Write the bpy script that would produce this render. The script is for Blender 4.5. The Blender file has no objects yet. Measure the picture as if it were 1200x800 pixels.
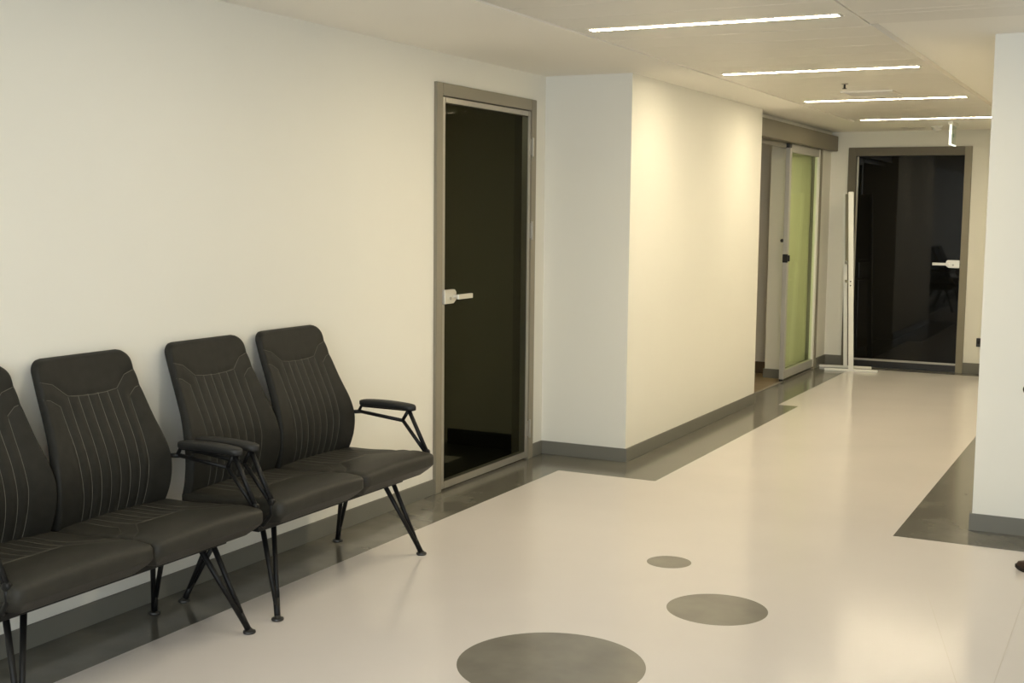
import bpy, bmesh, math, random
from mathutils import Matrix, Vector
random.seed(7)
S = bpy.context.scene
COL = S.collection
PI = math.pi

# ------------------------------------------------------------------ camera
cd = bpy.data.cameras.new('camera'); cam = bpy.data.objects.new('camera', cd); COL.objects.link(cam)
cd.sensor_width = 36.0; cd.lens = 1468.3 / 1200 * 36.0; cd.clip_start = 0.05; cd.clip_end = 100
Mx = ((0.89000, -0.45253, -0.05587), (0.45585, 0.88581, 0.08682), (0.01020, -0.10274, 0.99466))
cam.matrix_world = Matrix(((Mx[0][0], Mx[0][2], -Mx[0][1], 3.3527), (Mx[1][0], Mx[1][2], -Mx[1][1], 0.0),
                           (Mx[2][0], Mx[2][2], -Mx[2][1], 1.5), (0, 0, 0, 1)))
S.camera = cam

# ------------------------------------------------------------------ world, exposure
w = bpy.data.worlds.new('world'); S.world = w; w.use_nodes = True
w.node_tree.nodes['Background'].inputs[0].default_value = (0.9, 0.95, 1.0, 1)
w.node_tree.nodes['Background'].inputs[1].default_value = 0.05
S.view_settings.view_transform = 'Standard'; S.view_settings.look = 'None'
S.view_settings.gamma = 1.0; S.view_settings.use_curve_mapping = False
S.view_settings.exposure = 0.19
WARM = (1.0, 0.86, 0.60); COOL = (1.0, 0.93, 0.78)
E_WARM = 100.0; E_COOL = 56.0; E_LOBBY = 12.0          # emission of the LED diffusers
# daylight through the lobby window in the wall behind the viewpoint
ad = bpy.data.lights.new('window_daylight', 'AREA'); ad.shape = 'RECTANGLE'; ad.size = 5.0; ad.size_y = 1.7
ad.energy = 280; ad.color = (0.84, 0.92, 1.0)
ao_ = bpy.data.objects.new('window_daylight', ad); COL.objects.link(ao_)
ao_.location = (4.4, -3.70, 1.35); ao_.rotation_euler = (PI / 2, 0, 0)

# ------------------------------------------------------------------ materials
def mat(name, col, rough=0.5, spec=0.5, metal=0.0, var=0.0, vscale=3.0, bump=0.0, bscale=200.0, emit=None, estr=0.0, coat=0.0):
    m = bpy.data.materials.new(name); m.use_nodes = True
    nt = m.node_tree; b = nt.nodes['Principled BSDF']
    b.inputs['Base Color'].default_value = (*col, 1); b.inputs['Roughness'].default_value = rough
    b.inputs['Specular IOR Level'].default_value = spec; b.inputs['Metallic'].default_value = metal
    b.inputs['Coat Weight'].default_value = coat; b.inputs['Coat Roughness'].default_value = 0.1
    tc = nt.nodes.new('ShaderNodeTexCoord')
    if var > 0:
        n = nt.nodes.new('ShaderNodeTexNoise'); n.inputs['Scale'].default_value = vscale; n.inputs['Detail'].default_value = 6
        r = nt.nodes.new('ShaderNodeValToRGB')
        r.color_ramp.elements[0].position = 0.3; r.color_ramp.elements[1].position = 0.7
        r.color_ramp.elements[0].color = (*[c * (1 - var) for c in col], 1)
        r.color_ramp.elements[1].color = (*[min(1, c * (1 + var)) for c in col], 1)
        nt.links.new(tc.outputs['Object'], n.inputs['Vector']); nt.links.new(n.outputs['Fac'], r.inputs['Fac'])
        nt.links.new(r.outputs['Color'], b.inputs['Base Color'])
    if bump > 0:
        n = nt.nodes.new('ShaderNodeTexNoise'); n.inputs['Scale'].default_value = bscale; n.inputs['Detail'].default_value = 3
        bp = nt.nodes.new('ShaderNodeBump'); bp.inputs['Strength'].default_value = bump; bp.inputs['Distance'].default_value = 0.002
        nt.links.new(tc.outputs['Object'], n.inputs['Vector']); nt.links.new(n.outputs['Fac'], bp.inputs['Height'])
        nt.links.new(bp.outputs['Normal'], b.inputs['Normal'])
    if emit:
        b.inputs['Emission Color'].default_value = (*emit, 1); b.inputs['Emission Strength'].default_value = estr
    return m

def glass(name, tint, refl, rough=0.0):
    m = bpy.data.materials.new(name); m.use_nodes = True
    nt = m.node_tree; nt.nodes.remove(nt.nodes['Principled BSDF'])
    t = nt.nodes.new('ShaderNodeBsdfTransparent'); t.inputs[0].default_value = (*tint, 1)
    g = nt.nodes.new('ShaderNodeBsdfGlossy'); g.inputs['Roughness'].default_value = rough
    mx = nt.nodes.new('ShaderNodeMixShader'); mx.inputs[0].default_value = refl
    nt.links.new(t.outputs[0], mx.inputs[1]); nt.links.new(g.outputs[0], mx.inputs[2])
    nt.links.new(mx.outputs[0], nt.nodes['Material Output'].inputs[0])
    return m

PAINT = mat('wall_paint', (0.80, 0.785, 0.715), 0.6, 0.3, var=0.012, vscale=1.2, bump=0.05, bscale=350)
CEIL = mat('gypsum_paint', (0.88, 0.855, 0.79), 0.7, 0.2, var=0.01, vscale=1.0)
METALCEIL = mat('metal_ceiling', (0.78, 0.75, 0.68), 0.42, 0.4, var=0.01, vscale=2)
FLOOR = mat('cream_vinyl', (0.65, 0.615, 0.59), 0.17, 0.20, var=0.025, vscale=1.6, bump=0.03, bscale=60)
GREYVINYL = mat('grey_vinyl', (0.142, 0.136, 0.114), 0.15, 0.5, var=0.22, vscale=4.5, bump=0.03, bscale=60)
CIRCLEVINYL = mat('grey_circle_vinyl', (0.20, 0.188, 0.16), 0.18, 0.35, var=0.10, vscale=7, bump=0.03, bscale=60)
BASE = mat('baseboard_grey', (0.17, 0.165, 0.14), 0.45, 0.4, var=0.03)
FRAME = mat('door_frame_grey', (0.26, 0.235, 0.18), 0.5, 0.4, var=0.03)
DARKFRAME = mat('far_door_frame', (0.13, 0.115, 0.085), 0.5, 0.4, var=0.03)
ALU = mat('brushed_aluminium', (0.40, 0.38, 0.33), 0.35, 0.5, 0.6, bump=0.05, bscale=400)
LEAFALU = mat('leaf_aluminium', (0.50, 0.49, 0.45), 0.4, 0.5, 0.35)
STEEL = mat('satin_steel', (0.72, 0.70, 0.64), 0.3, 0.5, 0.7)
WHITEMETAL = mat('white_powder_coat', (0.85, 0.84, 0.79), 0.35, 0.5)
LEATHER = mat('charcoal_leather', (0.021, 0.0205, 0.0175), 0.5, 0.14, var=0.12, vscale=30, bump=0.25, bscale=500)
LEATHER_SHEEN = mat('charcoal_leather_sheen', (0.031, 0.0295, 0.024), 0.48, 0.2, var=0.12, vscale=30, bump=0.25, bscale=500)  # same charcoal leather, lightened to paint in the sheen on the seats
STITCH = mat('grey_thread', (0.115, 0.108, 0.09), 0.8, 0.2, bump=0.1)
BLACK = mat('black_powder_coat', (0.007, 0.007, 0.007), 0.45, 0.25, bump=0.03)
PADMAT = mat('black_arm_pad', (0.014, 0.014, 0.013), 0.5, 0.4, bump=0.15, bscale=400)
FOOTMAT = mat('foot_plate', (0.03, 0.029, 0.026), 0.35, 0.5, 0.2)
BLACKPL = mat('black_plastic', (0.012, 0.011, 0.010), 0.4, 0.5, var=0.02)
WOOD = mat('brown_floor_tile', (0.24, 0.18, 0.10), 0.35, 0.4, var=0.15, vscale=9)
BROWN = mat('brown_tile_skirting', (0.14, 0.10, 0.055), 0.4, 0.4, var=0.1, vscale=9)
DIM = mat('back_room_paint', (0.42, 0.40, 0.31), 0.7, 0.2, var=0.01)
BLACKGLASS = mat('black_glass', (0.004, 0.004, 0.0035), 0.03, 0.25, var=0.02)
SMOKE = glass('smoked_glass', (0.40, 0.41, 0.355), 0.004)
GREENGLASS = glass('green_tinted_glass', (0.925, 0.97, 0.845), 0.07)
CLEAR = glass('clear_glass', (0.95, 0.96, 0.96), 0.05)
ACRYL = glass('green_acrylic', (0.93, 0.97, 0.945), 0.06, 0.05)
LED_W = mat('warm_led_diffuser', (0.9, 0.9, 0.9), 0.5, emit=WARM, estr=E_WARM, var=0.001)
LED_C = mat('neutral_led_diffuser', (0.9, 0.9, 0.9), 0.5, emit=COOL, estr=E_COOL, var=0.001)
LED_L = mat('lobby_led_diffuser', (0.9, 0.9, 0.9), 0.5, emit=COOL, estr=E_LOBBY, var=0.001)
LED_FILL = mat('back_room_fill', (0.9, 0.9, 0.9), 0.5, emit=(1, 0.95, 0.82), estr=170.0, var=0.001)  # glow of the fill strip added to lift the back room
SIGNLED = mat('sign_edge_light', (0.85, 0.9, 0.85), 0.4, emit=(0.9, 1.0, 0.93), estr=0.9, var=0.001)
GREENINK = mat('green_sign_ink', (0.35, 0.50, 0.40), 0.5, var=0.02)
SHOELEATHER = mat('brown_shoe_leather', (0.035, 0.018, 0.010), 0.35, 0.5, var=0.2, vscale=25, bump=0.1)
SOLE = mat('dark_shoe_sole', (0.015, 0.012, 0.010), 0.7, 0.3, var=0.05)

# ------------------------------------------------------------------ mesh helpers
class MB:
    def __init__(s): s.v = []; s.f = []
    def add(s, vs, fs):
        o = len(s.v); s.v += [tuple(v) for v in vs]; s.f += [tuple(i + o for i in f) for f in fs]; return s
    def box(s, x0, x1, y0, y1, z0, z1):
        vs = [(x, y, z) for z in (z0, z1) for y in (y0, y1) for x in (x0, x1)]
        return s.add(vs, [(0, 2, 3, 1), (4, 5, 7, 6), (0, 1, 5, 4), (2, 6, 7, 3), (0, 4, 6, 2), (1, 3, 7, 5)])
    def prism(s, poly, z0, z1):
        n = len(poly)
        vs = [(x, y, z0) for x, y in poly] + [(x, y, z1) for x, y in poly]
        fs = [tuple(reversed(range(n))), tuple(range(n, 2 * n))] + [(i, (i + 1) % n, n + (i + 1) % n, n + i) for i in range(n)]
        return s.add(vs, fs)
    def tube(s, pts, r, n=8, r2=None, flat=1.0):
        pts = [Vector(p) for p in pts]; rings = []; N = len(pts)
        for i, p in enumerate(pts):
            d = (pts[min(i + 1, N - 1)] - pts[max(i - 1, 0)]).normalized()
            a = Vector((0, 0, 1)) if abs(d.z) < 0.9 else Vector((0, 1, 0))
            u = d.cross(a).normalized(); q = d.cross(u).normalized()
            rr = r if r2 is None else r + (r2 - r) * i / (N - 1)
            rings.append([p + u * (rr * flat * math.cos(2 * PI * k / n)) + q * (rr * math.sin(2 * PI * k / n)) for k in range(n)])
        vs = [v for rg in rings for v in rg]; fs = []
        for i in range(N - 1):
            for k in range(n):
                k2 = (k + 1) % n; fs.append((i * n + k, i * n + k2, (i + 1) * n + k2, (i + 1) * n + k))
        fs += [tuple(reversed(range(n))), tuple(range((N - 1) * n, N * n))]
        return s.add(vs, fs)
    def lathe(s, prof, c=(0, 0, 0), n=24, axis='z'):
        vs = []; fs = []
        for r, h in prof:
            for k in range(n):
                a = 2 * PI * k / n; x, y = r * math.cos(a), r * math.sin(a)
                p = (x, y, h) if axis == 'z' else ((h, x, y) if axis == 'x' else (y, h, x))
                vs.append((c[0] + p[0], c[1] + p[1], c[2] + p[2]))
        m = len(prof)
        for i in range(m - 1):
            for k in range(n):
                k2 = (k + 1) % n; fs.append((i * n + k, i * n + k2, (i + 1) * n + k2, (i + 1) * n + k))
        fs += [tuple(reversed(range(n))), tuple(range((m - 1) * n, m * n))]
        return s.add(vs, fs)
    def build(s, name, m, parent=None, smooth=False, bevel=0.0, seg=2):
        me = bpy.data.meshes.new(name); me.from_pydata(s.v, [], s.f)
        bm = bmesh.new(); bm.from_mesh(me)
        bmesh.ops.recalc_face_normals(bm, faces=bm.faces)
        if bevel > 0:
            bmesh.ops.bevel(bm, geom=[e for e in bm.edges], offset=bevel, segments=seg, affect='EDGES', clamp_overlap=True)
        bm.to_mesh(me); bm.free()
        if smooth:
            for p in me.polygons: p.use_smooth = True
        o = bpy.data.objects.new(name, me); COL.objects.link(o); me.materials.append(m)
        if parent:
            o.parent = parent
            o.matrix_parent_inverse = parent.matrix_basis.inverted()
        return o

def box(name, m, b, parent=None, bevel=0.0):
    return MB().box(*b).build(name, m, parent, bevel=bevel)
def empty(name, loc=(0, 0, 0)):
    o = bpy.data.objects.new(name, None); o.empty_display_size = 0.1; COL.objects.link(o); o.location = loc
    return o
def tag(o, label, cat, group=None, kind=None):
    o['label'] = label; o['category'] = cat
    if group: o['group'] = group
    if kind: o['kind'] = kind
    return o
def struct(o, label=None):
    o['kind'] = 'structure'
    if label: o['label'] = label
    return o
def copy_tree(o, parent=None):
    c = o.copy(); COL.objects.link(c)
    if parent:
        c.parent = parent; c.matrix_parent_inverse = o.matrix_parent_inverse.copy()
    for ch in list(o.children): copy_tree(ch, c)
    return c

# ------------------------------------------------------------------ dimensions
H = 2.32
XC, YC, YE = 0.565, 6.98, 9.72         # projecting wall block beside the glass door
YF = 12.66                             # far wall
D1A, D1B, DH = 5.652, 6.825, 2.165     # near glass door (outer frame)
D2A, D2B = 0.607, 1.766                # far glass door (outer frame)
XP, YP = 2.641, 6.28                   # white pillar on the right
XW = 0.434                             # wall with the sliding door

# ------------------------------------------------------------------ floor
floor = struct(box('floor', FLOOR, (-5, 8.2, -3.6, 14.0, -0.10, 0.0)), 'glossy cream vinyl floor with grey borders and round grey inlays')
def inlay(name, poly, m, label, t=0.0006):
    o = MB().prism(poly, -0.01, t).build(name, m, floor); o['label'] = label; return o
inlay('floor_border', [(-0.02, -3.5), (0.319, -3.5), (0.319, 6.555), (0.919, 6.555), (0.919, 9.731), (0.76, 9.731), (0.76, 12.47),
                       (2.64, 12.47), (2.64, YF), (XW, YF), (XW, 12.2), (0.40, 12.2), (0.40, 9.8), (0.5, 9.7), (0.5, 7.0), (-0.02, 6.98)],
      GREYVINYL, 'dark grey vinyl border along the left wall')
inlay('floor_border', [(2.329, 5.973), (8, 5.973), (8, 6.35), (2.70, 6.35), (2.70, 12.3), (2.329, 12.3)], GREYVINYL,
      'dark grey vinyl border around the white pillar')
for cx, cy, r, lb in ((1.635, 3.673, 0.3155, 'largest grey circle inlay'), (1.941, 4.507, 0.1915, 'middle grey circle inlay'),
                      (1.556, 5.033, 0.0956, 'smallest grey circle inlay')):
    inlay('floor_circle', [(cx + r * math.cos(2 * PI * k / 72), cy + r * math.sin(2 * PI * k / 72)) for k in range(72)], CIRCLEVINYL, lb)
inlay('entry_tile', [(-1.6, 9.7), (0.40, 9.7), (0.40, 11.6), (-1.6, 11.6)], WOOD, 'brown tile floor behind the sliding door', 0.0008)
inlay('floor_border', [(-0.12, 5.5), (-0.12, 7.0), (-0.82, 7.0), (-0.82, 9.4), (-1.5, 9.4), (-1.5, 7.0), (-1.2, 6.62), (-0.36, 6.62), (-0.36, 5.5)],
      mat('dark_room_vinyl', (0.03, 0.03, 0.026), 0.3, 0.3, var=0.1), 'near black vinyl border inside the dark room')
# thin welded seams of the vinyl sheets near the pillar
SEAM = mat('vinyl_seam', (0.44, 0.40, 0.35), 0.3, 0.3, var=0.05)
def seam(p, q):
    a = Vector((p[0], p[1], 0)); b = Vector((q[0], q[1], 0)); n = (b - a).cross(Vector((0, 0, 1))).normalized() * 0.001
    MB().prism([(a + n)[:2], (b + n)[:2], (b - n)[:2], (a - n)[:2]][::-1], -0.005, 0.0004).build('vinyl_seam', SEAM, floor)
seam((2.605, 5.168), (2.885, 4.05)); seam((2.968, 5.4), (2.968, 3.9))

# ------------------------------------------------------------------ walls
wl = MB().box(-0.12, 0, -3.5, D1A, 0, 2.6).box(-0.12, 0, D1A, D1B, DH, 2.6).box(-0.12, 0, D1B, YC, 0, 2.6)
struct(wl.build('wall_left', PAINT), 'cream painted wall behind the waiting benches')
struct(box('wall_projection', PAINT, (-0.12, XC, YC, YE, 0, 2.6)), 'cream wall block projecting between the two left doors')
ws = MB().box(0.30, XW, 12.27, YF, 0, 2.6).box(0.30, XW, YE, 12.27, 2.16, 2.6)
struct(ws.build('wall_left', PAINT), 'cream wall around the sliding glass door')
wf = MB().box(0.30, D2A, YF, YF + 0.12, 0, 2.6).box(D2A, D2B, YF, YF + 0.12, DH, 2.6).box(D2B, 2.9, YF, YF + 0.12, 0, 2.6)
struct(wf.build('wall_far', PAINT), 'cream end wall around the black glass door')
struct(MB().box(XP, 8.0, YP, YP + 0.25, 0, 2.6).box(XP, XP + 0.25, YP + 0.25, YF, 0, 2.6).build('wall_right', PAINT),
       'white pillar and wall on the right of the corridor')
struct(box('wall_right', PAINT, (7.8, 8.0, -3.5, YP, 0, 2.6)), 'lobby side wall out of frame on the right')
struct(MB().box(-0.12, 1.9, -3.62, -3.5, 0, 2.6).box(6.9, 8.0, -3.62, -3.5, 0, 2.6).box(1.9, 6.9, -3.62, -3.5, 0, 0.5).box(1.9, 6.9, -3.62, -3.5, 2.2, 2.6).build('wall_back', PAINT), 'wall with a wide window behind the viewpoint')
wn = struct(empty('window_1', (4.4, -3.56, 0.5)), 'wide window behind the viewpoint')
for k in range(6):
    x = 1.92 + k * 0.992
    MB().box(x - 0.02, x + 0.02, -3.60, -3.52, 0.5, 2.2).build('window_mullion', ALU, wn, bevel=0.003)
for k in range(5):
    x = 1.92 + k * 0.992
    MB().box(x + 0.02, x + 0.972, -3.565, -3.555, 0.5, 2.2).build('window_pane', CLEAR, wn)
# room seen dimly through the near glass door
struct(MB().box(-0.66, -0.12, YC, YC + 0.12, 0, 2.6).box(-0.78, -0.66, YC + 0.12, 9.8, 0, 2.6).build('wall_back_room', DIM), 'dim wall behind the smoked glass door')
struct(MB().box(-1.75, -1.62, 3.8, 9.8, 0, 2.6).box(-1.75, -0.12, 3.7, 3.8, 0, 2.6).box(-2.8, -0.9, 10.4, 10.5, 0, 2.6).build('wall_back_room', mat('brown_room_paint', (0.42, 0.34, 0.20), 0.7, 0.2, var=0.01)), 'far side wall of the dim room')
DARKBASE = mat('black_baseboard', (0.015, 0.015, 0.013), 0.5, 0.3, var=0.05)
struct(MB().box(-0.67, -0.12, YC - 0.015, YC, 0, 0.10).box(-1.62, -1.605, 3.9, 9.8, 0, 0.12).build('baseboard_back_room', DARKBASE))
struct(MB().box(-1.62, -1.60, 6.9, 9.8, 0.18, 0.31).build('trim_3', DARKBASE), 'dark bumper rail in the dim room')
# niche behind the sliding door
NICHE = mat('niche_paint', (0.80, 0.765, 0.67), 0.65, 0.3, var=0.01)
GREYWALL = mat('grey_niche_wall', (0.76, 0.72, 0.62), 0.65, 0.3, var=0.01)
struct(box('wall_niche', NICHE, (0.20, 0.345, 11.32, 12.30, 0, 2.6)), 'pale return wall behind the sliding door')
struct(MB().box(-1.7, 0.20, 11.62, 11.74, 0, 2.6).box(-1.7, -1.6, YE, 11.62, 0, 2.6).build('wall_niche', GREYWALL), 'grey wall deep inside the sliding door opening')
struct(box('wall_niche', GREYWALL, (-1.7, -0.12, YE - 0.10, YE, 0, 2.6)), 'near side wall of the entry niche')
struct(box('baseboard_niche', BASE, (0.188, 0.357, 11.307, 12.28, 0, 0.085)))
struct(box('baseboard_niche', BROWN, (-1.6, 0.19, 11.605, 11.62, 0, 0.11)))

# ------------------------------------------------------------------ baseboards
BH = 0.082; BT = 0.012
def bb(name, b, m=BASE): return struct(box(name, m, b, bevel=0.002), 'grey baseboard')
bb('baseboard_left', (0, BT, -3.5, D1A - 0.001, 0, BH)); bb('baseboard_left', (0, BT, D1B + 0.001, YC, 0, BH))
bb('baseboard_projection', (0, XC + BT, YC - BT, YC, 0, BH)); bb('baseboard_projection', (XC, XC + BT, YC, YE, 0, BH))
bb('baseboard_left', (XW, XW + BT, 12.29, YF, 0, BH + 0.02))
bb('baseboard_far', (XW, D2A - 0.001, YF - BT, YF, 0, BH + 0.02)); bb('baseboard_far', (D2B + 0.001, XP, YF - BT, YF, 0, BH + 0.02))
bb('baseboard_right', (XP - BT, 8.0, YP - BT, YP, 0, BH)); bb('baseboard_right', (XP - BT, XP, YP, YF, 0, BH))

# ------------------------------------------------------------------ ceiling
E1, E2, EG, EY = 0.952, 2.208, 5.60, 11.24
ce = MB().box(-5, 8.1, -3.6, 14, 2.40, 2.62)
ce.box(-5, E1, -3.6, 14, H, 2.40).box(E1, E2, EY, 14, H, 2.40)
ceiling = struct(ce.build('ceiling', CEIL), 'white gypsum ceiling around the metal panels')
rs = MB().box(E2, 8.1, EG, 14, H + 0.022, 2.40).build('gypsum_soffit', CEIL, ceiling)
LY = [-0.54 - 1.94, -0.54, 1.40, 3.35, 5.30, 7.26, 9.20, 11.12]
pcache = {}
def panel(x0, x1, y0, y1):
    k = (round(x1 - x0, 4), round(y1 - y0, 4))
    if k not in pcache:
        o = MB().box(0, k[0] - 0.004, 0, k[1] - 0.004, 0, 0.02).build('ceiling_panel', METALCEIL, ceiling, bevel=0.0015, seg=1)
        pcache[k] = o.data
    else:
        o = bpy.data.objects.new('ceiling_panel', pcache[k]); COL.objects.link(o); o.parent = ceiling
    o.location = (x0 + 0.002, y0 + 0.002, H)
def strip_row(x0, x1, ya, yb, n):
    d = (yb - ya) / n
    for k in range(n): panel(x0, x1, round(ya + d * k, 4), round(ya + d * (k + 1), 4))
HW = 0.045
for i in range(3, len(LY) - 1):
    a, b = LY[i] + HW, LY[i + 1] - HW
    strip_row(E1, E2 - 0.004, a, b, 6)
    panel(E1, 1.02, LY[i + 1] - HW, LY[i + 1] + HW); panel(2.15, E2 - 0.004, LY[i + 1] - HW, LY[i + 1] + HW)
strip_row(E1, E2 - 0.004, LY[-1] + HW, EY, 1)
# the wider metal field over the lobby
for k in range(4):
    x0 = E2 + 1.4 * k
    strip_row(x0, x0 + 1.4, LY[3] + HW, LY[4] - HW, 6); panel(x0, x0 + 1.4, LY[4] - HW, LY[4] + HW)
    panel(x0, x0 + 1.4, LY[4] + HW, EG)
struct(MB().box(E1, 7.8, -3.5, LY[3] + HW, H + 0.003, H + 0.02).build('ceiling', METALCEIL), 'metal ceiling over the lobby out of frame')
# painted edge trim of the lowered metal field
struct(box('trim_1', METALCEIL, (E2 - 0.004, E2 + 0.004, EG, EY, H - 0.004, 2.40)), 'edge trim of the lowered metal ceiling')
struct(box('trim_2', CEIL, (E1 - 0.006, E1 - 0.001, 2.0, EY, H - 0.006, H)), 'thin edge bead of the metal ceiling')

# ------------------------------------------------------------------ linear lights
def linear_light(x0, x1, y, led, label, z=H, group='linear ceiling lights'):
    t = tag(empty('linear_light', ((x0 + x1) / 2, y, z)), label, 'ceiling light', group)
    hm = MB().box(x0 - 0.01, x1 + 0.01, y - 0.036, y - 0.026, z - 0.002, z + 0.03).box(x0 - 0.01, x1 + 0.01, y + 0.026, y + 0.036, z - 0.002, z + 0.03)
    hm.box(x0 - 0.01, x0, y - 0.026, y + 0.026, z - 0.002, z + 0.03).box(x1, x1 + 0.01, y - 0.026, y + 0.026, z - 0.002, z + 0.03)
    hm.build('light_housing', METALCEIL, t)
    MB().box(x0, x1, y - 0.026, y + 0.026, z - 0.0008, z + 0.016).build('light_diffuser', led, t)
    return t
vis = ['longest glowing white light strip, nearest of the four down the corridor ceiling', 'second glowing white light strip from the nearest on the corridor ceiling',
       'third glowing white light strip from the nearest, just beyond the ceiling vent', 'farthest glowing white light strip, near the exit sign and black door']
for i, y in enumerate(LY):
    if i >= 4: linear_light(1.03, 2.14, y, LED_W, vis[i - 4])
    else: linear_light(1.03, 2.14, y, LED_C, 'linear ceiling light out of frame above the viewpoint', group='ceiling lights behind the viewpoint')
for x in (2.62, 5.2):
    for y in (2.52, 0.0, -2.0):
        linear_light(x, x + 1.10, y, LED_L, 'linear ceiling light out of frame above the viewpoint', group='ceiling lights behind the viewpoint')
linear_light(-1.0, -0.4, 5.1, LED_FILL, 'short added light strip, unseen, brightening the dim room behind the smoked glass door', group=None)  # added strip, never in view, brightens the wall behind the smoked glass

# ------------------------------------------------------------------ near glass door (door_1)
d1 = struct(empty('door_1', (0, (D1A + D1B) / 2, 0)), 'smoked glass door in a grey frame on the left wall')
fx0, fx1 = -0.10, 0.018
FW = 0.062
MB().box(fx0, fx1, D1A, D1A + FW, 0, DH).build('door_jamb', FRAME, d1, bevel=0.003)
MB().box(fx0, fx1, D1B - FW, D1B, 0, DH).build('door_jamb', FRAME, d1, bevel=0.003)
MB().box(fx0, fx1, D1A + FW, D1B - FW, DH - 0.065, DH).build('door_head', FRAME, d1, bevel=0.003)
la, lb_, lz0, lz1 = D1A + FW + 0.006, D1B - FW - 0.004, 0.012, DH - 0.065 - 0.006
leaf = MB().box(-0.03, 0.006, la + 0.028, lb_ - 0.028, lz0 + 0.034, lz1 - 0.024).build('door_glass', SMOKE, d1)
leaf['label'] = 'smoked dark glass pane'
MB().box(-0.034, 0.012, la, la + 0.030, lz0, lz1).build('leaf_stile', ALU, d1, bevel=0.003)
MB().box(-0.034, 0.012, lb_ - 0.030, lb_, lz0, lz1).build('leaf_stile', ALU, d1, bevel=0.003)
MB().box(-0.034, 0.012, la + 0.03, lb_ - 0.03, lz0, lz0 + 0.038).build('leaf_rail', ALU, d1, bevel=0.003)
MB().box(-0.034, 0.012, la + 0.03, lb_ - 0.03, lz1 - 0.028, lz1).build('leaf_rail', ALU, d1, bevel=0.003)
def handle(parent, to_world):
    pl = MB().prism([(-0.012, -0.036), (0.085, -0.036), (0.112, -0.018), (0.112, 0.024), (0.098, 0.038), (-0.012, 0.038)], 0.0, 0.022)
    pl.v = [to_world(a, c, b) for a, b, c in pl.v]
    p = pl.build('handle_plate', STEEL, parent, bevel=0.003)
    lv = MB().tube([(0.085, 0.018, 0), (0.085, 0.050, 0)], 0.010, 12); lv.v = [to_world(*v) for v in lv.v]
    l2 = MB().box(0.078, 0.232, 0.042, 0.056, -0.014, 0.012); l2.v = [to_world(*v) for v in l2.v]
    lv.add(l2.v, l2.f); lv.build('handle_lever', STEEL, p, bevel=0.0015, seg=1)
    cy = MB().lathe([(0.009, 0.0), (0.009, 0.026)], (0, 0, 0), 14, 'y'); cy.v = [to_world(v[0] + 0.045, v[1], v[2] - 0.008) for v in cy.v]
    cy.build('lock_cylinder', ALU, p)
handle(d1, lambda a, b, c: (0.012 + b, la + 0.006 + a, 1.048 + c))
for hz in (1.885, 1.391, 0.19):
    h = MB().lathe([(0.006, -0.055), (0.0075, -0.05), (0.0075, 0.05), (0.006, 0.055)], (0.024, lb_ + 0.004, hz), 12)
    h.box(0.012, 0.018, lb_ - 0.012, lb_ + 0.016, hz - 0.045, hz + 0.045)
    h.build('hinge', ALU, d1)

# ------------------------------------------------------------------ far glass door (door_2)
d2 = struct(empty('door_2', ((D2A + D2B) / 2, YF, 0)), 'black glass door in a dark grey frame on the far wall')
FW2 = 0.078
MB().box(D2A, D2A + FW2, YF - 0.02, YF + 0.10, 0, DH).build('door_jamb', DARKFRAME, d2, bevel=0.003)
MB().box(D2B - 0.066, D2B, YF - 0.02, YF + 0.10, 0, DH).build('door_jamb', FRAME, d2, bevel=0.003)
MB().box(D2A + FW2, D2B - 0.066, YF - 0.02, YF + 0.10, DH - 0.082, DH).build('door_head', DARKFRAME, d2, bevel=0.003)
ga, gb = D2A + FW2 + 0.005, D2B - 0.066 - 0.005
MB().box(ga, gb, YF + 0.004, YF + 0.03, 0.085, DH - 0.086).build('door_glass', BLACKGLASS, d2)['label'] = 'black reflecting glass pane'
MB().box(ga, gb, YF - 0.002, YF + 0.03, 0.066, 0.086).build('leaf_rail', ALU, d2, bevel=0.002)
MB().box(ga, gb, YF + 0.004, YF + 0.05, 0.004, 0.066).build('kick_plate', BLACKPL, d2)
MB().box(ga, ga + 0.018, YF - 0.002, YF + 0.03, 0.086, DH - 0.088).build('leaf_stile', ALU, d2, bevel=0.002)
handle(d2, lambda a, b, c: (gb - 0.012 - a, YF + 0.002 - b, 1.045 + c))

# ------------------------------------------------------------------ sliding glass door (door_3)
d3 = struct(empty('door_3', (0.42, 11.0, 0)), 'sliding glass door with a grey header box, half open')
MB().box(XW - 0.03, 0.502, YE + 0.06, 12.64, 2.13, 2.276).build('door_header', mat('header_grey', (0.20, 0.18, 0.135), 0.5, 0.4, var=0.03), d3, bevel=0.003)
MB().box(0.365, 0.41, YE + 0.0, 12.27, 2.09, 2.16).build('header_track', ALU, d3, bevel=0.002)
MB().box(0.345, XW + 0.006, 12.235, 12.285, 0, 2.14).build('door_jamb', FRAME, d3, bevel=0.003)
a, b = 11.10, 12.225
MB().box(0.392, 0.432, a, a + 0.065, 0.022, 2.128).build('leaf_stile', LEAFALU, d3, bevel=0.003)
MB().box(0.392, 0.432, b - 0.055, b, 0.022, 2.128).build('leaf_stile', WHITEMETAL, d3, bevel=0.003)
MB().box(0.392, 0.432, a + 0.065, b - 0.055, 0.022, 0.10).build('leaf_rail', LEAFALU, d3, bevel=0.003)
MB().box(0.392, 0.432, a + 0.065, b - 0.055, 2.055, 2.128).build('leaf_rail', LEAFALU, d3, bevel=0.003)
MB().box(0.407, 0.417, a + 0.06, b - 0.05, 0.095, 2.06).build('door_glass', GREENGLASS, d3)['label'] = 'green tinted glass pane'
MB().box(0.392, 0.436, a - 0.006, a + 0.02, 1.075, 1.15).build('lock_plate', BLACKPL, d3, bevel=0.002)
MB().box(0.430, 0.446, a + 0.02, a + 0.05, 1.085, 1.14).build('lock_plate', BLACKPL, d3, bevel=0.002)
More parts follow.
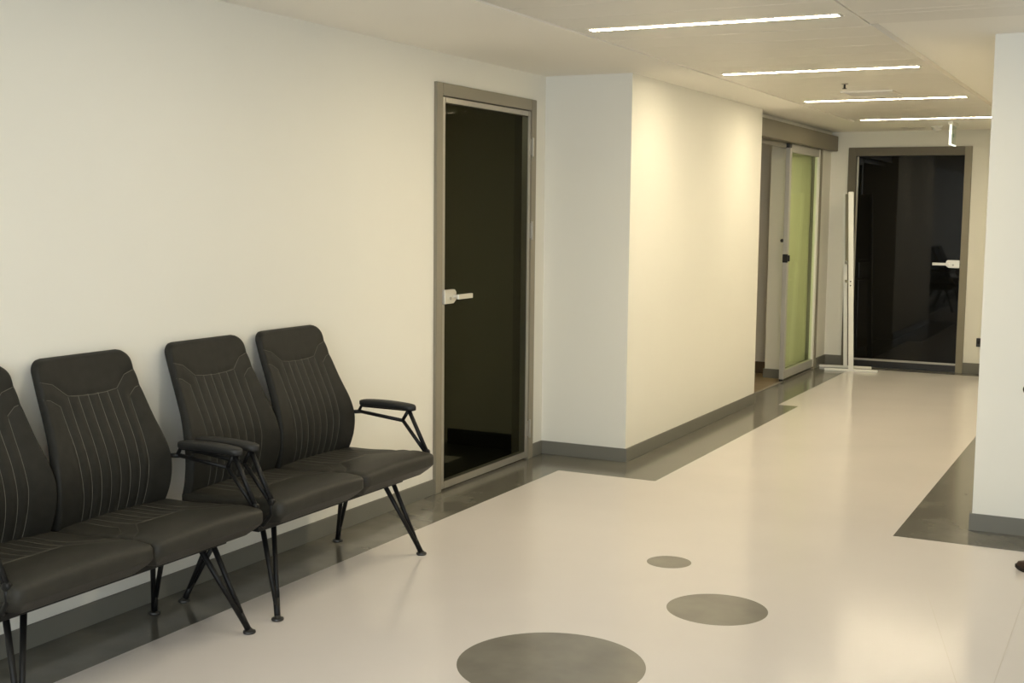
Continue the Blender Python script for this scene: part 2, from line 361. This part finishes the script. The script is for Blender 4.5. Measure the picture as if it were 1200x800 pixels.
MB().lathe([(0.012, 0), (0.016, 0.006), (0.016, 0.014), (0.008, 0.02)], (0.38, a, 1.27), 14, 'y').build('door_knob', BLACKPL, d3)
MB().box(0.395, 0.43, a + 0.0, a + 0.03, 0.0, 0.022).build('floor_guide', BLACKPL, d3)
MB().box(0.385, 0.44, a - 0.06, a + 0.02, 2.09, 2.128).build('track_stop', BLACKPL, d3)
MB().box(0.40, 0.43, YE + 0.02, 12.2, 0.0005, 0.004).build('threshold', ALU, d3)

# ------------------------------------------------------------------ waiting bench
def seg_dist(p, a, b):
    ax, ay = a; bx, by = b; dx, dy = bx - ax, by - ay; L = dx * dx + dy * dy
    t = max(0, min(1, ((p[0] - ax) * dx + (p[1] - ay) * dy) / L)) if L > 0 else 0
    return math.hypot(p[0] - ax - t * dx, p[1] - ay - t * dy)
def poly_dist(p, pl): return min(seg_dist(p, pl[i], pl[i + 1]) for i in range(len(pl) - 1))
def interp(tab, t):
    # Catmull-Rom through (t, value) rows
    for i in range(len(tab) - 1):
        if t <= tab[i + 1][0] or i == len(tab) - 2:
            t0, v0 = tab[i]; t1, v1 = tab[i + 1]
            m0 = (v1 - tab[i - 1][1]) / (t1 - tab[i - 1][0]) if i > 0 else (v1 - v0) / (t1 - t0)
            m1 = (tab[i + 2][1] - v0) / (tab[i + 2][0] - t0) if i + 2 < len(tab) else (v1 - v0) / (t1 - t0)
            h = t1 - t0; u = (t - t0) / h
            return (2*u**3-3*u*u+1)*v0 + (u**3-2*u*u+u)*h*m0 + (-2*u**3+3*u*u)*v1 + (u**3-u*u)*h*m1
def rr_sdf(y, z, hw, z0, z1, r0, r1):
    # inside distance to a rounded rectangle (r0 at the z0 end, r1 at the z1 end)
    r = r1 if z > (z0 + z1) / 2 else r0
    cy = hw - r; cz1 = z1 - r1; cz0 = z0 + r0
    dy = abs(y) - cy; dz = (z - cz1) if z > (z0 + z1) / 2 else (cz0 - z)
    if dy > 0 and dz > 0: return r - math.hypot(dy, dz)
    return min(hw - abs(y), z1 - z, z - z0)
def spaced(n, c=0.55):
    # 0..1 with points crowded towards both ends
    return [(1 - c) * (k / n) + c * (0.5 - 0.5 * math.cos(PI * k / n)) for k in range(n + 1)]

BZ0, BZ1 = 0.395, 0.992
HWT = [(0.395, 0.250), (0.45, 0.261), (0.52, 0.269), (0.60, 0.270), (0.66, 0.262), (0.74, 0.244), (0.84, 0.231), (0.992, 0.218)]
XF = [(0.395, 0.150), (0.46, 0.178), (0.53, 0.193), (0.60, 0.193), (0.68, 0.172), (0.78, 0.128), (0.88, 0.085), (0.992, 0.043)]
back_seams = []
for s in (-1, 1):
    back_seams += [[(s * 0.24, 0.925), (s * 0.165, 0.905), (s * 0.114, 0.862)],
                   [(s * 0.25, 0.868), (s * 0.195, 0.856), (s * 0.160, 0.832), (s * 0.158, 0.70), (s * 0.158, 0.60), (s * 0.148, 0.50), (s * 0.142, 0.40)]]
    for q in (0.114, 0.068, 0.023):
        back_seams.append([(s * q, 0.858), (s * q * 1.02, 0.70), (s * q * 1.0, 0.58), (s * q * 0.92, 0.40)])
back_seams.append([(-0.114, 0.862), (-0.06, 0.856), (0, 0.854), (0.06, 0.856), (0.114, 0.862)])
def back_outline(z):
    hw = interp(HWT, z)
    for zc, r in ((BZ1, 0.045), (BZ0, 0.03)):
        d = abs(zc - z)
        if d < r: hw = hw - r + math.sqrt(max(0, r * r - (r - d) ** 2))
    return hw
def back_front(y, z):
    hw = interp(HWT, z)
    e = max(0.0, rr_sdf(y, z, hw, BZ0, BZ1, 0.03, 0.045)); f = math.sqrt(max(0, 1 - (1 - min(e / 0.016, 1)) ** 2))
    d = min(poly_dist((y, z), s) for s in back_seams)
    wing = 0.012 * (min(abs(y) / 0.26, 1) ** 2.2)          # side bolsters wrap forward a little
    ch = 0.0055 * (1 - math.exp(-(d / 0.012) ** 1.2)) if e > 0.004 else 0.0
    x = interp(XF, z) - 0.014 + 0.014 * f + (wing - 0.004) * f + ch * f - 0.002
    return x, f
def back_mesh():
    nz, ny = 84, 96
    zs = [BZ0 + (BZ1 - BZ0) * t for t in spaced(nz, 0.5)]; us = [2 * t - 1 for t in spaced(ny, 0.35)]
    F = []; B = []
    for z in zs:
        hw = back_outline(z)
        for u in us:
            y = u * hw; x, f = back_front(y, z)
            F.append((x, y, z)); B.append((interp(XF, z) - 0.018 - 0.012 * f, y, z))
    n = ny + 1; N = len(F); fs = []
    for i in range(nz):
        for k in range(ny):
            q = (i * n + k, i * n + k + 1, (i + 1) * n + k + 1, (i + 1) * n + k)
            fs.append(q); fs.append(tuple(N + t for t in reversed(q)))
    for i in range(nz):
        for k in (0, ny):
            q = (i * n + k, (i + 1) * n + k, N + (i + 1) * n + k, N + i * n + k); fs.append(q if k == 0 else q[::-1])
    for k in range(ny):
        for i in (0, nz):
            q = (i * n + k, i * n + k + 1, N + i * n + k + 1, N + i * n + k); fs.append(q if i else q[::-1])
    return MB().add(F + B, fs)
def resample(pl, step=0.006):
    out = []
    for a, b in zip(pl, pl[1:]):
        n = max(1, int(math.hypot(b[0] - a[0], b[1] - a[1]) / step))
        for k in range(n): out.append((a[0] + (b[0] - a[0]) * k / n, a[1] + (b[1] - a[1]) * k / n))
    return out + [pl[-1]]
def back_stitch():
    m = MB()
    for s in back_seams:
        pts = []
        for y, z in resample(s, 0.012):
            z = max(z, BZ0 + 0.006)
            if abs(y) > back_outline(z) - 0.004: continue
            pts.append((back_front(y, z)[0] + 0.0006, y, z))
        if len(pts) > 2: m.tube(pts, 0.0013, 4)
    return m

SX0, SX1, SHW = 0.125, 0.612, 0.2705
STOP = [(0.125, 0.006), (0.20, 0.009), (0.30, 0.008), (0.40, 0.010), (0.50, 0.012), (0.56, 0.010), (0.615, 0.007)]
SMID = [(0.125, 0.430), (0.25, 0.430), (0.40, 0.437), (0.52, 0.444), (0.615, 0.441)]
SBOT = [(0.125, 0.350), (0.25, 0.340), (0.42, 0.345), (0.55, 0.357), (0.615, 0.366)]
seat_seams = []
for s in (-1, 1):
    seat_seams += [[(s * 0.27, 0.505), (s * 0.20, 0.465), (s * 0.114, 0.372)],
                   [(s * 0.27, 0.435), (s * 0.215, 0.405), (s * 0.165, 0.345), (s * 0.160, 0.15)]]
    for q in (0.114, 0.068, 0.023): seat_seams.append([(s * q, 0.372), (s * q, 0.14)])
seat_seams.append([(-0.114, 0.372), (0, 0.380), (0.114, 0.372)])
def seat_outline(x):
    hw = SHW
    for xc, r in ((SX1, 0.028), (SX0, 0.035)):
        d = abs(xc - x)
        if d < r: hw = hw - r + math.sqrt(max(0, r * r - (r - d) ** 2))
    return hw
def seat_e(y, x): return max(0.0, rr_sdf(y, x, SHW, SX0, SX1, 0.035, 0.028))
def seat_top(y, x):
    e = seat_e(y, x); f = math.sqrt(max(0, 1 - (1 - min(e / 0.030, 1)) ** 2))
    d = min(poly_dist((y, x), s) for s in seat_seams)
    ch = 0.005 * (1 - math.exp(-(d / 0.012) ** 1.2)) if e > 0.004 else 0
    return interp(SMID, x) + (interp(STOP, x) + 0.009 * (1 - (y / SHW) ** 2)) * f + ch * f - 0.003
def seat_mesh():
    nx, ny = 70, 80
    xs = [SX0 + (SX1 - SX0) * t for t in spaced(nx, 0.5)]; us = [2 * t - 1 for t in spaced(ny, 0.4)]
    T = []; B = []
    for x in xs:
        hw = seat_outline(x)
        for u in us:
            y = u * hw; e = seat_e(y, x)
            T.append((x, y, seat_top(y, x)))
            g = min(e / 0.050, 1) ** 0.8
            B.append((x, y, interp(SMID, x) - 0.036 - (interp(SMID, x) - 0.036 - interp(SBOT, x)) * g))
    n = ny + 1; N = len(T); fs = []
    for i in range(nx):
        for k in range(ny):
            q = (i * n + k, (i + 1) * n + k, (i + 1) * n + k + 1, i * n + k + 1)
            fs.append(q); fs.append(tuple(N + t for t in reversed(q)))
    for i in range(nx):
        for k in (0, ny):
            q = (i * n + k, (i + 1) * n + k, N + (i + 1) * n + k, N + i * n + k); fs.append(q[::-1] if k == 0 else q)
    for k in range(ny):
        for i in (0, nx):
            q = (i * n + k, i * n + k + 1, N + i * n + k + 1, N + i * n + k); fs.append(q if i == 0 else q[::-1])
    return MB().add(T + B, fs)
def seat_stitch():
    m = MB()
    for s in seat_seams:
        pts = []
        for y, x in resample(s, 0.012):
            if abs(y) > seat_outline(min(max(x, SX0 + 0.01), SX1 - 0.01)) - 0.004: continue
            pts.append((x, y, seat_top(y, x) + 0.0006))
        if len(pts) > 2: m.tube(pts, 0.0013, 4)
    return m

PITCH = 0.545; BPITCH = 0.540; BSH = -0.010
BENCH_Y = 4.105                        # centre of the bench beside the glass door
def make_bench(cy, label):
    t = tag(empty('waiting_bench', (0.33, cy, 0)), label, 'bench', 'two-seat waiting benches along the left wall')
    first = {}
    for s in (-1, 1):
        oy = cy + s * PITCH / 2
        if not first:
            bk = back_mesh(); bk.v = [(x, y + oy + BSH, z) for x, y, z in bk.v]; bo = bk.build('backrest', LEATHER, t, smooth=True)
            st = back_stitch(); st.v = [(x, y + oy + BSH, z) for x, y, z in st.v]; so = st.build('stitching', STITCH, bo, smooth=True)
            sm = seat_mesh(); sm.v = [(x, y + oy, z) for x, y, z in sm.v]; co = sm.build('seat', LEATHER_SHEEN, t, smooth=True)
            s2 = seat_stitch(); s2.v = [(x, y + oy, z) for x, y, z in s2.v]; so2 = s2.build('stitching', STITCH, co, smooth=True)
            so['label'] = so2['label'] = 'light grey stitched seams'
            first = {'b': bo, 's': co}
        else:
            for k in ('b', 's'):
                c = copy_tree(first[k], t); c.location.y += PITCH if k == 's' else BPITCH
    # steel beam and seat carriers under the cushions
    bm = MB().box(0.20, 0.25, cy - 0.50, cy + 0.50, 0.316, 0.338).box(0.42, 0.47, cy - 0.50, cy + 0.50, 0.316, 0.338)
    for s in (-1, 1):
        for q in (-0.1, 0.1):
            yy = cy + s * PITCH / 2 + q; bm.box(0.17, 0.50, yy - 0.02, yy + 0.02, 0.338, 0.352)
    bm.build('seat_beam', BLACK, t, bevel=0.002, seg=1)
    for s in (-1, 1):                                            # back supports
        oy = cy + s * PITCH / 2
        for q in (-0.12, 0.12):
            br = MB().tube([(0.22, oy + q, 0.335), (0.13, oy + q, 0.36), (0.115, oy + q, 0.43), (0.135, oy + q, 0.55)], 0.010, 8)
            br.build('back_bracket', BLACK, t, smooth=True)
    for sx in (0, 1):
        for sy in (-1, 1):
            fx = (0.115, 0.560)[sx]; tx = (0.235, 0.445)[sx]; fy = cy + sy * 0.508
            l = MB()
            for q in (0.128, 0.060):
                l.tube([(tx, fy - sy * q, 0.332), (fx, fy - sy * 0.004 + 0.0, 0.010)], 0.0105, 8, 0.0085)
            l.tube([(fx + (tx - fx) * 0.2, fy - sy * 0.021, 0.075), (fx, fy, 0.006)], 0.0115, 8)
            lo = l.build('leg', BLACK, t, smooth=True)
            MB().lathe([(0.010, 0.0), (0.021, 0.0), (0.023, 0.003), (0.022, 0.009), (0.012, 0.013), (0.009, 0.018)], (fx, fy, 0.0006), 20).build('foot_plate', FOOTMAT, lo, smooth=False)
    for sy in (-1, 1):                                           # armrests
        y = cy + sy * (PITCH / 2 + 0.276) + (0.010 if sy < 0 else -0.002)
        A = MB(); r = 0.0082
        yb = cy + sy * (PITCH / 2 + 0.245)
        A.tube([(0.155, yb, 0.592), (0.180, y, 0.598), (0.215, y, 0.602)], 0.009, 8)
        A.tube([(0.205, y, 0.600), (0.222, y, 0.631), (0.468, y, 0.631)], r, 8)
        A.tube([(0.205, y, 0.603), (0.438, y, 0.580)], r, 8)
        A.tube([(0.438, y, 0.580), (0.470, y, 0.631)], r, 8)
        A.tube([(0.468, y, 0.633), (0.566, y, 0.446)], r + 0.001, 8)
        A.tube([(0.438, y, 0.582), (0.558, y, 0.446)], r, 8)
        A.tube([(0.562, y, 0.455), (0.560, y, 0.405), (0.500, y - sy * 0.03, 0.350), (0.45, y - sy * 0.08, 0.332)], 0.008, 8)
        A.lathe([(0.004, -0.009), (0.013, -0.009), (0.013, 0.009), (0.004, 0.009)], (0.562, y, 0.450), 14, 'y')
        ao = A.build('arm_frame', BLACK, t, smooth=True)
        pd = MB(); n = 22; rings = []
        for i in range(n + 1):
            u = i / n; x = 0.212 + (0.505 - 0.212) * u
            wdt = 0.029 * math.sqrt(max(0.02, 1 - abs(2 * u - 1) ** 8)); zt = 0.657 + 0.006 * math.sin(PI * u) - 0.004 * u
            hh = 0.0165 * (0.55 + 0.45 * math.sqrt(max(0.0, 1 - abs(2 * u - 1) ** 6)))
            for k in range(14):
                a = 2 * PI * k / 14; ca, sa = math.cos(a), math.sin(a)
                rings.append((x, y + wdt * abs(ca) ** 0.6 * (1 if ca > 0 else -1), zt - 0.014 + hh * abs(sa) ** 0.7 * (1 if sa > 0 else -1)))
        fs = [(i * 14 + k, i * 14 + (k + 1) % 14, (i + 1) * 14 + (k + 1) % 14, (i + 1) * 14 + k) for i in range(n) for k in range(14)]
        fs += [tuple(reversed(range(14))), tuple(range(n * 14, n * 14 + 14))]
        pd.add(rings, fs); pd.build('arm_pad', PADMAT, ao, smooth=True)
    return t
bench = make_bench(BENCH_Y, 'black stitched leather two-seat bench standing next to the smoked glass door')
bench2 = copy_tree(bench); bench2.location.y -= 1.178
bench2['label'] = 'black stitched leather two-seat bench farther from the smoked glass door, cut by the photo edge'

# ------------------------------------------------------------------ white stand before the far door
st = tag(empty('sign_stand', (0.75, 12.33, 0)), 'tall thin white metal stand on two foot bars before the black glass door', 'stand')
p0, p1 = Vector((0.800, 12.212, 0)), Vector((0.690, 12.47, 0))
dv = (p1 - p0).normalized(); nv = Vector((dv.y, -dv.x, 0)); 
nv = Vector((0.985, 0.17, 0)).normalized()
def obox(m, c, u, v, hu, hv, z0, z1):
    P = [c + u * a * hu + v * b * hv for a, b in ((-1, -1), (1, -1), (1, 1), (-1, 1))]
    m.prism([(p.x, p.y) for p in P], z0, z1)
    m.v = [(x - 0.036 * z, y, z) for x, y, z in m.v]; return m          # the stand leans a little to the left
for p, z1, hw in ((p0, 1.725, 0.024), (p1, 1.72, 0.018)):
    obox(MB(), p, nv, Vector((-nv.y, nv.x, 0)), hw, 0.022, 0.02, z1).build('post', WHITEMETAL, st, bevel=0.004)
    obox(MB(), p, nv, Vector((-nv.y, nv.x, 0)), 0.25, 0.018, 0.0, 0.022).build('foot_bar', WHITEMETAL, st, bevel=0.004)
mid = (p0 + p1) / 2; pv = Vector((-dv.y, dv.x, 0)); L = (p1 - p0).length / 2
obox(MB(), mid, dv, pv, L - 0.02, 0.006, 1.06, 1.71).build('sign_panel', mat('beige_panel', (0.46, 0.41, 0.32), 0.5, var=0.02), st)['label'] = 'thin beige panel between the posts'
for z in (1.04, 0.86):
    obox(MB(), mid, dv, pv, L - 0.015, 0.010, z - 0.012, z + 0.012).build('cross_bar', ALU, st, bevel=0.002)
for dz in (0.80, 0.84):
    MB().lathe([(0.006, -0.003), (0.006, 0.002)], (p0.x - 0.036 * dz, p0.y - 0.024, dz + 0.03), 10, 'y').build('bolt', BLACKPL, st)

# ------------------------------------------------------------------ ceiling things
ex = tag(empty('exit_sign', (1.72, 11.62, H)), 'edge-lit green acrylic sign plate hanging from the ceiling before the far door', 'sign')
MB().box(1.702, 1.742, 11.47, 11.83, H - 0.030, H).build('sign_housing', WHITEMETAL, ex, bevel=0.004)
MB().box(1.717, 1.727, 11.50, 11.80, H - 0.195, H - 0.028).build('sign_plate', ACRYL, ex, bevel=0.001, seg=1)
MB().box(1.713, 1.731, 11.492, 11.502, H - 0.195, H - 0.028).box(1.713, 1.731, 11.492, 11.80, H - 0.202, H - 0.193).build('light_edge', SIGNLED, ex)
ar = MB()
ar.add([(1.729, 11.56, H - .115), (1.729, 11.61, H - .075), (1.729, 11.61, H - .10), (1.729, 11.68, H - .10), (1.729, 11.68, H - .13), (1.729, 11.61, H - .13), (1.729, 11.61, H - .155),
        (1.7275, 11.56, H - .115), (1.7275, 11.61, H - .075), (1.7275, 11.61, H - .10), (1.7275, 11.68, H - .10), (1.7275, 11.68, H - .13), (1.7275, 11.61, H - .13), (1.7275, 11.61, H - .155)],
       [(0, 1, 2, 3, 4, 5, 6), (13, 12, 11, 10, 9, 8, 7)] + [(i, (i + 1) % 7, 7 + (i + 1) % 7, 7 + i) for i in range(7)])
ar.build('sign_arrow', GREENINK, ex)
sd = tag(empty('smoke_detector', (1.52, 12.05, H)), 'small round white smoke detector on the ceiling beside the hanging sign', 'detector')
MB().lathe([(0.055, 0.0), (0.055, -0.012), (0.045, -0.02)], (1.52, 12.05, H), 28).build('detector_base', WHITEMETAL, sd, smooth=False)
MB().lathe([(0.042, -0.02), (0.044, -0.03), (0.030, -0.045), (0.010, -0.048)], (1.52, 12.05, H), 28).build('detector_head', WHITEMETAL, sd, smooth=True)
sp = tag(empty('sprinkler', (1.567, 8.037, H)), 'tiny dark sprinkler head on the metal ceiling before the vent', 'sprinkler')
MB().lathe([(0.022, 0.0), (0.020, -0.004), (0.010, -0.006)], (1.567, 8.037, H), 18).build('escutcheon', ALU, sp)
MB().lathe([(0.006, -0.005), (0.006, -0.028), (0.014, -0.030), (0.014, -0.033), (0.003, -0.034)], (1.567, 8.037, H), 14).build('sprinkler_head', BLACKPL, sp)
vt = tag(empty('ceiling_vent', (1.60, 8.70, H)), 'square white slatted air vent in the metal ceiling before the third light strip', 'vent')
vm = MB(); a, b = 0.17, 0.145
vm.box(1.60 - a, 1.60 + a, 8.70 - a, 8.70 - b, H - 0.010, H).box(1.60 - a, 1.60 + a, 8.70 + b, 8.70 + a, H - 0.010, H)
vm.box(1.60 - a, 1.60 - b, 8.70 - b, 8.70 + b, H - 0.010, H).box(1.60 + b, 1.60 + a, 8.70 - b, 8.70 + b, H - 0.010, H)
vm.build('vent_frame', METALCEIL, vt)
for k in range(7):
    y = 8.70 - b + 0.02 + k * 0.0417
    s_ = MB().prism([(y, H - 0.009), (y + 0.026, H - 0.001), (y + 0.028, H - 0.003), (y + 0.002, H - 0.011)], 1.60 - b, 1.60 + b)
    s_.v = [(z, x, y2) for x, y2, z in s_.v]; s_.build('slat', METALCEIL, vt)
v2 = tag(empty('ceiling_hatch', (1.28, 12.25, H)), 'small flush round ceiling cover beyond the farthest light strip', 'cover')
MB().lathe([(0.11, 0.0), (0.11, -0.004), (0.10, -0.006)], (1.28, 12.25, H), 32).build('cover_plate', METALCEIL, v2)

# ------------------------------------------------------------------ wall fittings
so = tag(empty('wall_socket', (1.905, YF, 0.30)), 'small black wall socket low on the far wall right of the black door', 'socket')
MB().box(1.880, 1.930, YF - 0.010, YF, 0.262, 0.345).build('socket_plate', BLACKPL, so, bevel=0.003)
MB().lathe([(0.016, -0.014), (0.018, -0.010), (0.018, -0.008)], (1.905, YF, 0.303), 16, 'y').build('socket_insert', BLACK, so)
kn = tag(empty('wall_socket', (2.862, YP, 0.70)), 'round black fitting on the front of the white pillar', 'socket')
MB().lathe([(0.016, -0.020), (0.022, -0.014), (0.024, 0.0)], (2.862, YP, 0.698), 20, 'y').build('socket_cap', BLACKPL, kn)

# ------------------------------------------------------------------ shoe at the right edge
def shoe():
    t = tag(empty('shoe', (3.02, 5.62, 0)), 'pointed brown leather shoe tip on the floor at the right photo edge', 'shoe')
    L = 0.29; n = 30; tip = Vector((2.898, 5.668, 0)); d = Vector((0.93, -0.36, 0)).normalized(); q = Vector((-d.y, d.x, 0))
    def width(u): return 0.050 * math.sin(PI * min(1, 0.05 + u * 1.55) / 2) ** 0.75 * (1 if u < 0.4 else 1 - 0.30 * math.sin(PI * (u - 0.4) / 0.9)) * (1 if u < 0.93 else math.sqrt(max(0.05, 1 - ((u - 0.93) / 0.075) ** 2)))
    def top(u): return 0.034 + 0.030 * min(1, u / 0.35) + (0.045 * min(1, max(0, (u - 0.35) / 0.3)))
    def ringset(f, m):
        vs = []
        for i in range(n + 1):
            u = i / n; vs += f(u)
        k0 = len(vs) // (n + 1)
        fs = [(i * k0 + k, i * k0 + (k + 1) % k0, (i + 1) * k0 + (k + 1) % k0, (i + 1) * k0 + k) for i in range(n) for k in range(k0)]
        fs += [tuple(reversed(range(k0))), tuple(range(n * k0, n * k0 + k0))]
        return m.add(vs, fs)
    def up(u):
        c = tip + d * (L * u); wd = width(u); h = top(u) * (0.55 if u == 0 else 1); z0 = 0.012 + 0.010 * max(0, 1 - u / 0.15) ** 2
        return [c + q * (wd * math.cos(a)) + Vector((0, 0, z0 + (h - z0) * max(0, math.sin(a)) ** 0.8)) for a in [PI * k / 12 for k in range(13)]]
    def sl(u):
        c = tip + d * (L * u); wd = width(u) + 0.003; z = 0.010 * max(0, 1 - u / 0.15) ** 2
        hz = 0.0 if (u < 0.45 or u > 0.72) else 0.004
        return [c + q * wd + Vector((0, 0, 0.014 + z)), c - q * wd + Vector((0, 0, 0.014 + z)), c - q * wd + Vector((0, 0, z + hz)), c + q * wd + Vector((0, 0, z + hz))]
    ringset(up, MB()).build('shoe_upper', SHOELEATHER, t, smooth=True)
    ringset(sl, MB()).build('sole', SOLE, t)
    lc = MB()
    for u in (0.40, 0.45, 0.50, 0.55):
        c = tip + d * (L * u) + Vector((0, 0, top(u) + 0.001)); wq = q * 0.018
        lc.tube([c - wq - Vector((0, 0, 0.006)), c + Vector((0, 0, 0.002)), c + wq - Vector((0, 0, 0.006))], 0.0018, 6)
    lc.build('laces', SOLE, t)
shoe()
